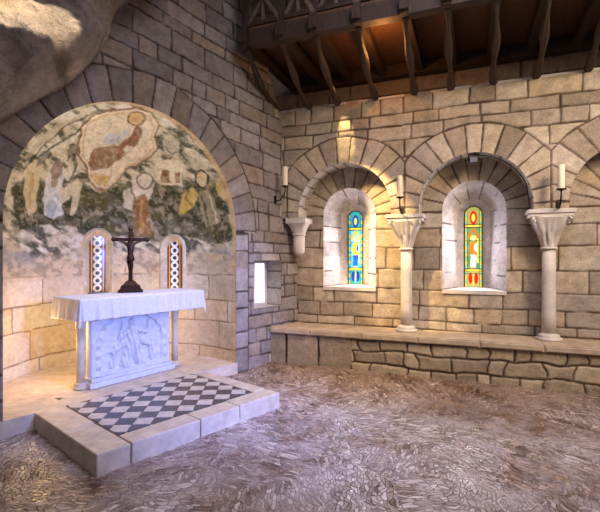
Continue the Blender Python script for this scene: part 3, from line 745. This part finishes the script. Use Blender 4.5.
# ------------------------------------------------------------------ balcony
BD = -.98; BH = 4.36
bal = thing('wooden_balcony', 'dark timber balcony on slanting braces above the arcade ledge', 'balcony', R3(2.0, BD, BH)); bbi = bal.matrix_basis.inverted()
def bp(name, bm, mat=MWD, label=None, parent=None):
    bmesh.ops.transform(bm, matrix=RMAT, verts=bm.verts)
    o = bm_obj(name, bm, mat); p = parent or bal
    o.parent = p; o.matrix_parent_inverse = bbi if p is bal else p.matrix_parent_inverse
    if parent:
        o.matrix_parent_inverse = Matrix.Identity(4)
    if label: o['label'] = label
    return o
SB = [s_px(p, 0) for p in (275, 309, 338, 375, 415, 451, 493, 537, 588)]; SB[0] = s_px(277, 0)
SB += [SB[-1]+.52, SB[-1]+1.04]
S0 = s_px(251, BD); S1 = SB[-1]+.3
bm = bmesh.new(); bar(bm, (S0, BD, BH+.1), (S1, BD, BH+.1), .14, .2, nseg=24, jit=.004); bp('edge_beam', bm)
bm = bmesh.new(); bar(bm, (S0-.1, .7, BH+.1), (S1, .7, BH+.1), .14, .18, nseg=14, jit=.004); bp('wall_beam', bm)
for k in range(11):
    a = BD-.055+k*.168; bm = bmesh.new(); bx(bm, S0-.15 if a > -.6 else S0, S1, a, a+.168, BH+.205, BH+.24); bp('floor_board', bm, MWF)
for s in SB:
    bm = bmesh.new(); bar(bm, (s, BD-.13, BH+.11), (s, .75, BH+.11), .1, .15, nseg=6, jit=.004); bp('joist', bm)
    # carved brace, waisted twice
    bm = bmesh.new(); p = Vector((s, -.0+.02, HL+.0)); q = Vector((s, BD+.02, BH+.01)); prev = None; n = 16; d = (q-p).normalized(); up = Vector((1, 0, 0)); u2 = d.cross(up)
    for i in range(n+1):
        tt = i/n; w_ = .034+.012*math.sin(tt*math.pi*4+.6)+.006*(1-tt); dpt = .036+.010*math.cos(tt*math.pi*3)
        c_ = p.lerp(q, tt)+Vector((0, -.05*math.sin(math.pi*tt), -.07*math.sin(math.pi*tt)))+up*.006*math.sin(tt*9+s*5)
        rg = [bm.verts.new(c_+up*w_*aa+u2*dpt*bb) for aa, bb in ((-1, -.5), (-.5, -1), (.5, -1), (1, -.5), (1, .5), (.5, 1), (-.5, 1), (-1, .5))]
        if prev:
            for j in range(8): bm.faces.new((prev[j], prev[(j+1) % 8], rg[(j+1) % 8], rg[j]))
        else: bm.faces.new(rg[::-1])
        prev = rg
    bm.faces.new(prev); bp('brace', bm)
    bm = bmesh.new(); bar(bm, (s, BD-.02, BH+.2), (s, BD-.02, BH+1.15), .075, .075, (0, 1, 0), nseg=5, jit=.003); bx(bm, s-.045, s+.045, BD-.09, BD+.05, BH+.0, BH+.24); bp('railing_post', bm)
SE = [S0]+SB
for a, b in zip(SE[:-1], SE[1:]):
    if b-a < .2: continue
    m_ = (a+b)/2
    for x0, x1 in ((a, b), (b, a)):
        bm = bmesh.new(); bar(bm, (x0, BD-.02+(.02 if x0 < x1 else -.02), BH+.26), (x1, BD-.02+(.02 if x0 < x1 else -.02), BH+1.0), .05, .035, (0, 1, 0), nseg=3, jit=.004); bp('lattice_bar', bm, MWL)
    bm = bmesh.new(); bar(bm, (m_, BD-.02, BH+.26), (m_, BD-.02, BH+1.0), .035, .035, (0, 1, 0)); bp('baluster', bm, MWL)
bm = bmesh.new(); bar(bm, (S0, BD-.02, BH+1.1), (S1, BD-.02, BH+1.1), .1, .08, nseg=10, jit=.003); bp('handrail', bm)
bm = bmesh.new(); bar(bm, (S0, BD-.02, BH+.285), (S1, BD-.02, BH+.285), .07, .05, nseg=10, jit=.003); bp('bottom_rail', bm)
# ------------------------------------------------------------------ platform
pa = Vector((*gpt(96.5, 476), 0)); pb = Vector((*gpt(280, 406.5), 0)); ph = .155
pd = (pb-pa); PLN = pd.length; pd.normalize(); pn = Vector((-pd.y, pd.x, 0))
PM = Matrix(((pd.x, pn.x, 0, pa.x), (pd.y, pn.y, 0, pa.y), (0, 0, 1, 0), (0, 0, 0, 1)))
plat = thing('altar_step', 'low stone step with black and white diamond tiles in front of the altar', 'step', tuple(pa+pd*PLN/2)); pbi = plat.matrix_basis.inverted()
def pp(name, bm, mat, label=None):
    bmesh.ops.transform(bm, matrix=PM, verts=bm.verts); bmesh.ops.recalc_face_normals(bm, faces=bm.faces)
    me = bpy.data.meshes.new(name); bm.to_mesh(me); bm.free(); o = link(name, me, mat, plat); o.matrix_parent_inverse = pbi
    if label: o['label'] = label
    return o
def kerb(x0, x1, y0, y1, z0=-.03, nose=0):
    bm = bmesh.new(); bx(bm, x0+.003, x1-.003, y0+.003, y1-.003, z0, ph-.004)
    for v in bm.verts: v.co += Vector((random.uniform(-1, 1), random.uniform(-1, 1), random.uniform(-1, 1)))*.004
    bmesh.ops.bevel(bm, geom=list(bm.edges), offset=.013, segments=3, affect='EDGES', profile=.6); pp('kerb_stone', bm, MKB)
KW = .23; KD = 1.32
fx = [0, .27, .92, 1.38, PLN]
kerb(0, .27, 0, .66); kerb(0, .27, .66, KD)
for a, b in zip(fx[1:-1], fx[2:]): kerb(a, b, 0, KW)
kerb(PLN-.17, PLN, KW, .8); kerb(PLN-.17, PLN, .8, KD-.03)
bm = bmesh.new(); bx(bm, .27, PLN-.17, KW, KD+.0, -.02, ph-.012); bx(bm, .35, PLN-.25, KD, KD+.42, .02, ph-.012); pp('tile_bed', bm, MGR)
def clip(poly, a, b, c):      # keep a*x+b*y<=c
    out = []
    for i in range(len(poly)):
        p, q = poly[i], poly[(i+1) % len(poly)]; fp = a*p[0]+b*p[1]-c; fq = a*q[0]+b*q[1]-c
        if fp <= 0: out.append(p)
        if fp*fq < 0: t_ = fp/(fp-fq); out.append((p[0]+(q[0]-p[0])*t_, p[1]+(q[1]-p[1])*t_))
    return out
TS = .155; bmt = bmesh.new(); g_ = .004; ang = math.radians(45); ca, sa = math.cos(ang), math.sin(ang)
for i in range(-20, 20):
    for j in range(-20, 20):
        q = [(i*TS+g_, j*TS+g_), ((i+1)*TS-g_, j*TS+g_), ((i+1)*TS-g_, (j+1)*TS-g_), (i*TS+g_, (j+1)*TS-g_)]
        q = [(.9+x_*ca-y_*sa, .8+x_*sa+y_*ca) for x_, y_ in q]
        for h_ in ((-1, 0, -.285), (1, 0, PLN-.185), (0, -1, -KW-.01), (0, 1, KD+.42)):
            q = clip(q, *h_)
            if len(q) < 3: break
        if len(q) < 3: continue
        bm = bmt; mi = (i+j) % 2; z = ph-.006+random.uniform(-.0015, .0015)
        top = [bm.verts.new((x_, y_, z)) for x_, y_ in q]; bot = [bm.verts.new((x_, y_, z-.012)) for x_, y_ in q]
        try:
            bm.faces.new(top).material_index = mi
            for k in range(len(q)): bm.faces.new((top[k], bot[k], bot[(k+1) % len(q)], top[(k+1) % len(q)])).material_index = mi
        except ValueError: pass
tl = pp('checkered_tiles', bmt, MTI, 'worn black and white diamond tiles'); tl.data.materials.append(MTL)
# ------------------------------------------------------------------ altar
AA = math.radians(54); a0 = gpt(92, 388, ph); AZ = ph
AM_rz = math.atan2(math.cos(math.radians(36)), math.sin(math.radians(36)))
alt = thing('altar', 'pale carved stone altar with relief figure panel on its front', 'altar', (a0[0], a0[1], AZ), AM_rz)
# local frame: +x along the front (to the right and away), +y into the apse
PW = 1.02; PH = .80
bm = bmesh.new(); bx(bm, -.05, PW+.05, -.06, .16, 0, .06); bx(bm, -.025, PW+.025, -.035, .14, .06, .1); bm_obj('plinth', bm, MMA, alt, bevel=.008)
# carved panel as a relief height field
nx, nz = 260, 190; X, Z = np.meshgrid(np.linspace(0, PW, nx), np.linspace(.1, PH, nz)); cx = PW/2; zz = Z-.1
R = np.zeros_like(X)
arch = np.hypot((X-cx)/.40, np.maximum(zz-.36, 0)/.29); ina = ((zz > .36) & (arch < 1)) | ((zz <= .36) & (np.abs(X-cx) < .40)); ina &= zz > .05
R -= .03*ina
def cap_(x1, z1, x2, z2, r1, r2, h):
    t_ = np.clip(((X-x1)*(x2-x1)+(zz-z1)*(z2-z1))/((x2-x1)**2+(z2-z1)**2), 0, 1); rr = r1+(r2-r1)*t_
    q_ = np.hypot(X-x1-t_*(x2-x1), zz-z1-t_*(z2-z1))/rr; return np.where(q_ < 1, h*np.sqrt(np.clip(1-q_*q_, 0, 1)), 0)
G = np.zeros_like(X)
for a in [(cx, .56, cx, .575, .042, .045, .05), (cx, .3, cx+.005, .48, .075, .07, .045), (cx-.05, .46, cx-.17, .40, .03, .022, .035), (cx-.17, .40, cx-.12, .56, .022, .018, .03),
          (cx+.06, .46, cx+.19, .42, .03, .022, .035), (cx+.19, .42, cx+.22, .56, .022, .02, .03), (cx-.02, .3, cx-.11, .09, .07, .06, .045), (cx+.03, .3, cx+.09, .09, .07, .06, .045),
          (cx-.10, .34, cx-.25, .24, .05, .03, .03), (cx+.1, .34, cx+.24, .26, .04, .03, .028), (cx-.13, .06, cx-.06, .06, .03, .03, .04), (cx+.07, .06, cx+.14, .06, .03, .03, .04),
          (cx-.26, .1, cx-.22, .3, .05, .03, .02), (cx+.27, .1, cx+.25, .3, .04, .03, .02), (cx-.12, .52, cx-.13, .64, .02, .02, .03)]: G = np.maximum(G, cap_(*a))
G += np.where(G > .01, .006*np.sin(X*130+zz*30), 0)
R += G*ina
band = (arch > 1.03) & (arch < 1.17) & (zz > .36) | ((zz <= .36) & (np.abs(X-cx) > .412) & (np.abs(X-cx) < .468))
th_ = np.where(zz > .36, np.arctan2(zz-.36, X-cx)*8, zz*22)
R += band*(.010*np.cos(th_*2.4)+.004)
R += .006*fbm(X*14, zz*14, 7, 3)
edge = np.minimum(np.minimum(X, PW-X), np.minimum(Z-.1, PH-Z)); R = R*sstep(0, .012, edge)
P = np.stack([X, -R*1.35+.0, Z], -1).reshape(-1, 3); idx = np.arange(nx*nz).reshape(nz, nx); Q = np.stack([idx[:-1, :-1], idx[:-1, 1:], idx[1:, 1:], idx[1:, :-1]], -1).reshape(-1, 4)
# close the slab behind the carving
ring = np.concatenate([idx[0, :], idx[1:, -1], idx[-1, -2::-1], idx[-2:0:-1, 0]]); base = len(P)
P = np.vstack([P, P[ring]*np.array([1, 0, 1])+np.array([0, .10, 0])]); nr = len(ring); k = np.arange(nr); k2 = (k+1) % nr
Q = np.vstack([Q, np.stack([ring[k], base+k, base+k2, ring[k2]], -1)])
mesh_np('carved_panel', P, Q, None, MMA, alt)
bm = bmesh.new(); bx(bm, .16, PW-.16, .10, .43, 0, PH); bm_obj('core_block', bm, MMA, alt)
bm = bmesh.new(); bx(bm, -.15, 1.48, -.07, .485, PH+.045, .987); bx(bm, -.12, 1.44, -.045, .46, PH+.0, PH+.045); bm_obj('altar_table', bm, MMA, alt, bevel=.01)
for x_, lb in ((-.085, 'stone colonnette left of the carved panel'), (PW+.15, 'stone colonnette right of the carved panel')):
    y_ = .08
    bm = bmesh.new(); lathe(bm, [(.042, .06), (.044, .3), (.041, PH-.135)], 24, (x_, y_, 0)); cs = bm_obj('colonnette', bm, MCO, alt, True); cs['label'] = lb
    bm = bmesh.new(); lathe(bm, [(.072, 0), (.075, .022), (.064, .03), (.06, .042), (.066, .055), (.048, .07)], 24, (x_, y_, 0)); bm_obj('colonnette_base', bm, MCO, cs, True)
    bm = bmesh.new(); lathe(bm, [(.044, PH-.14), (.056, PH-.13), (.046, PH-.12), (.056, PH-.07), (.07, PH-.02), (.07, PH-.001)], 32, (x_, y_, 0), sq=[0, 0, 0, .2, .8, 1]); bm_obj('colonnette_capital', bm, MCO, cs, True)
# cloth
AMx = alt.matrix_basis.copy()
TX0, TX1, TY0, TY1, TZ = -.17, 1.50, -.09, .50, .993
nxc, nyc, nd = 150, 60, 22
P = []; drop = .235
def fold(q, k): return .010*math.sin(q*38+k)+.006*math.sin(q*71+1.3*k)+.004*math.sin(q*113+k*2)
# perimeter of the top, then skirts on front, left, right
def cloth_pt(u, v):
    """u across, v depth, both may run past the table edge"""
    x_, y_, z_ = u, v, TZ; ex = ey = 0
    if u < TX0: ex = TX0-u; x_ = TX0
    if u > TX1: ex = u-TX1; x_ = TX1
    if v < TY0: ey = TY0-v; y_ = TY0
    sx = -1 if u < TX0 else 1
    dd = math.hypot(ex, ey) if (ex and ey) else max(ex, ey)
    if dd > 0:
        k_ = min(dd/drop, 1)
        if ex and ey:   # corner: the cloth hangs in a point
            dd = max(ex, ey)+.35*min(ex, ey); an_ = math.atan2(ey, ex); out = .012+.03*k_*math.sin(2*an_)
            x_ += sx*out*math.cos(an_); y_ -= out*math.sin(an_)
        elif ey: y_ -= .012+.02*k_+fold(u, 0)*k_
        else: x_ += sx*(.012+.02*k_+fold(v, 3)*k_)
        z_ = TZ-dd
    else: z_ += .002*math.sin(u*7+v*5)
    return (x_, y_, z_)
ul = list(np.linspace(TX0-drop, TX0, nd))+list(np.linspace(TX0, TX1, 190))[1:]+list(np.linspace(TX1, TX1+drop, nd))[1:]
vl = list(np.linspace(TY0-drop, TY0, nd))+list(np.linspace(TY0, TY1, 40))[1:]
V_ = [AMx @ Vector(cloth_pt(a, b)) for b in vl for a in ul]; idx = np.arange(len(ul)*len(vl)).reshape(len(vl), len(ul))
Q = np.stack([idx[:-1, :-1], idx[:-1, 1:], idx[1:, 1:], idx[1:, :-1]], -1).reshape(-1, 4)
cl = mesh_np('altar_cloth', [tuple(v) for v in V_], Q, None, MCL); tag(cl, 'white linen cloth with gathered hem draped over the stone altar', 'altar cloth')
sol = cl.modifiers.new('thick', 'SOLIDIFY'); sol.thickness = .003; sol.offset = 1
# ------------------------------------------------------------------ crucifix
cpos = AMx @ Vector((.68, .33, TZ+.009))
cr_ = thing('crucifix', 'dark standing crucifix with a small figure on a stepped base on the altar cloth', 'crucifix', tuple(cpos), math.radians(20))
bm = bmesh.new()
lathe(bm, [(.19, 0), (.19, .025), (.165, .03), (.14, .085), (.11, .092), (.08, .13), (.04, .145)], 4, sq=None)
bmesh.ops.transform(bm, matrix=Matrix.Diagonal((1.1, .8, 1, 1)), verts=bm.verts)
bm_obj('crucifix_base', bm, MBZ, cr_, bevel=.004)
bm = bmesh.new(); bar(bm, (0, 0, .11), (0, 0, .80), .05, .026, (0, 1, 0)); bar(bm, (-.2, 0, .665), (.2, 0, .665), .026, .046, (0, 0, 1))
for p_ in ((0, 0, .80), (-.2, 0, .665), (.2, 0, .665)): bmesh.ops.create_icosphere(bm, subdivisions=2, radius=.031, matrix=Matrix.Translation(p_))
bx(bm, -.03, .03, -.02, -.008, .74, .765)
bm_obj('cross', bm, MBZ, cr_)
bm = bmesh.new()
vv = [(0, -.03, .43, .024), (0, -.034, .49, .026), (0, -.03, .55, .028), (0, -.03, .60, .034), (0, -.03, .64, .017), (.006, -.038, .675, .024), (.006, -.036, .70, .018),
      (-.05, -.026, .615, .013), (-.10, -.022, .635, .011), (-.165, -.018, .662, .009), (.05, -.026, .615, .013), (.10, -.022, .635, .011), (.165, -.018, .662, .009),
      (-.016, -.045, .36, .018), (-.008, -.03, .27, .013), (-.004, -.035, .235, .012), (.016, -.045, .36, .018), (.010, -.03, .27, .013), (.006, -.035, .235, .012)]
ed = [(0, 1), (1, 2), (2, 3), (3, 4), (4, 5), (5, 6), (3, 7), (7, 8), (8, 9), (3, 10), (10, 11), (11, 12), (0, 13), (13, 14), (14, 15), (0, 16), (16, 17), (17, 18)]
me = bpy.data.meshes.new('figure'); me.from_pydata([v[:3] for v in vv], ed, []); fg = link('figure', me, MBZ, cr_)
sk = fg.modifiers.new('s', 'SKIN'); lay = me.skin_vertices[0] if me.skin_vertices else None
if lay is None:
    bpy.context.view_layer.objects.active = fg
    bm = bmesh.new(); bm.from_mesh(me); bm.verts.layers.skin.verify(); bm.to_mesh(me); bm.free(); lay = me.skin_vertices[0]
for i, v in enumerate(vv): lay.data[i].radius = (v[3]*1.45, v[3]*1.15)
lay.data[0].use_root = True
sb = fg.modifiers.new('b', 'SUBSURF'); sb.levels = 2; sb.render_levels = 2
bm = bmesh.new(); lathe(bm, [(.042, .39), (.05, .42), (.044, .45), (.038, .468)], 16, (0, -.036, 0)); bm_obj('loincloth', bm, MBZ, fg, True)
# ------------------------------------------------------------------ cave rock over the apse wall
RB = [(-40, 138), (0, 123), (22, 110), (40, 99), (62, 90), (78, 76), (92, 62), (101, 50), (106, 34), (110, 16), (122, 6), (150, -6), (190, -30)]
RBt = [(t_px(p[0]), HC-(p[1]-CY)/F*(W0[1]-t_px(p[0])*WY)) for p in RB]
RPoly = RBt+[(RBt[-1][0], 8), (8, 8), (8, RBt[0][1])]
def sdf_rock(U, V):
    d = poly_dist(U, V, RBt, False); return np.where(poly_in(U, V, RPoly), d, -d)
def shade_rock(U, V):
    d = np.maximum(poly_dist(U, V, RBt, False), 0)
    n = fbm(U*1.3, V*1.5, 111, 5); n2 = fbm(U*4, V*5, 117, 4)
    lw = np.clip(.12+.36*(U-2.1), .12, .55)
    out = .04+.40*sstep(0, 1, (d+.04*n)/lw)**.8+.5*sstep(lw+.36, lw+.9, d+.12*n)+.09*n*np.minimum(d*4, 1)+.06*n2*np.minimum(.3+d*3, 1)+.03*np.abs(fbm(U*7, V*16, 119, 4))
    C = np.ones(U.shape+(3,))*lin(150, 130, 104); w = sstep(-.2, .5, n2+.3*n)[..., None]; C = C*(1-w)+lin(112, 98, 82)*w
    v_ = sstep(.3, .7, n)[..., None]; C = C*(1-v_*.5)+lin(176, 164, 158)*v_*.5
    return C, -out
rock = surface('rock_overhang', RBt[-1][0], 6.0, 2.6, 7.2, .028, Lmap, shade_rock, MRK, sdf_rock)
tag(rock, 'rough natural cave rock bulging over the upper left of the apse wall', 'rock')
# ------------------------------------------------------------------ camera
cam = bpy.data.cameras.new('camera'); co = bpy.data.objects.new('camera', cam); COL.objects.link(co)
co.location = (0, 0, HC); co.rotation_euler = (math.radians(90), 0, 0)
cam.sensor_fit = 'HORIZONTAL'; cam.sensor_width = 36; cam.lens = F/600*36; cam.shift_y = -(256-CY)/600
cam.clip_end = 200
sc.camera = co
# ------------------------------------------------------------------ light
w = bpy.data.worlds.new('world'); sc.world = w; w.use_nodes = True
bg = w.node_tree.nodes['Background']; bg.inputs[0].default_value = (.66, .60, .72, 1); bg.inputs[1].default_value = .17
def lamp(kind, name, loc, target, energy, color, **kw):
    l = bpy.data.lights.new(name, kind); o = bpy.data.objects.new(name, l); COL.objects.link(o)
    o.location = loc; o.rotation_euler = (Vector(target)-Vector(loc)).to_track_quat('-Z', 'Y').to_euler()
    l.energy = energy; l.color = color
    for k, v in kw.items(): setattr(l, k, v)
    return o
# unseen sources: bluish daylight from right and above, warm light from the right
lamp('SPOT', 'daylight_right', (3.3, .5, 2.3), (-1.35, 5.1, .65), 1700, (.24, .34, 1.0), spot_size=math.radians(36), spot_blend=.8, shadow_soft_size=.35)
lamp('AREA', 'daylight_high', (1.8, 1.8, 7.0), (1.2, 4.2, 0), 80, (.92, .84, 1.0), shape='RECTANGLE', size=2.4, size_y=2.4, spread=math.radians(110))
lamp('AREA', 'nave_light', (4.4, .6, 5.0), (2.4, 6, 1.8), 52, (1., .80, .60), size=1.4, spread=math.radians(75))
# warm lamps hidden low in the apse, plus an added fill for the mural
lamp('POINT', 'apse_lamp_left', L3(2.4, .8, .75), (0, 0, 0), 12, (1., .64, .28), shadow_soft_size=.15)
lamp('POINT', 'apse_lamp_right', L3(1.15, 1.2, .6), (0, 0, 0), 8, (1., .70, .36), shadow_soft_size=.12)
lamp('POINT', 'apse_fill_high', L3(1.75, .25, 2.3), (0, 0, 0), 17, (1., .90, .76), shadow_soft_size=.2)
# spots at the balcony; the arcade one is added where no fixture hangs
sA = R3(AC[0]-.25, -1.05, 3.6)
lamp('SPOT', 'arcade_spot', sA, R3(AC[0]+.55, .3, 1.9), 560, (1., .68, .30), spot_size=math.radians(36), spot_blend=.45, shadow_soft_size=.03)
lamp('SPOT', 'ledge_spot', R3(AC[0]-.02, -.45, 4.2), R3(AC[0]+.02, .05, 3.3), 120, (1., .76, .38), spot_size=math.radians(20), spot_blend=.4, shadow_soft_size=.02)
lamp('POINT', 'balcony_lamp', R3(SB[3]+.22, -.62, 4.2), (0, 0, 0), 10, (1., .42, .10), shadow_soft_size=.05)
lamp('SPOT', 'bench_wash', R3(1.2, -1.6, 3.6), R3(1.0, -.2, .4), 150, (1., .66, .3), spot_size=math.radians(60), spot_blend=.9, shadow_soft_size=.1)
# window glow on the splays
for c in AC[:2]: lamp('AREA', 'window_glow', R3(c, D1+.3, 1.75), R3(c, -1, 1.6), 8, (.86, .84, 1.), shape='RECTANGLE', size=.16, size_y=.9)
# sunlight patch on the rock
sp = lamp('SPOT', 'sun_patch', (1.2, .2, 5.6), (-2.50, 3.45, 3.47), 3000, (1., .82, .56), spot_size=math.radians(14), spot_blend=.12, shadow_soft_size=.02)
sp.scale = (1, .27, 1)
sc.view_settings.view_transform = 'Standard'; sc.view_settings.look = 'None'; sc.view_settings.gamma = 1; sc.view_settings.exposure = .6
sc.view_settings.use_curve_mapping = False
sc.cycles.use_denoising = True
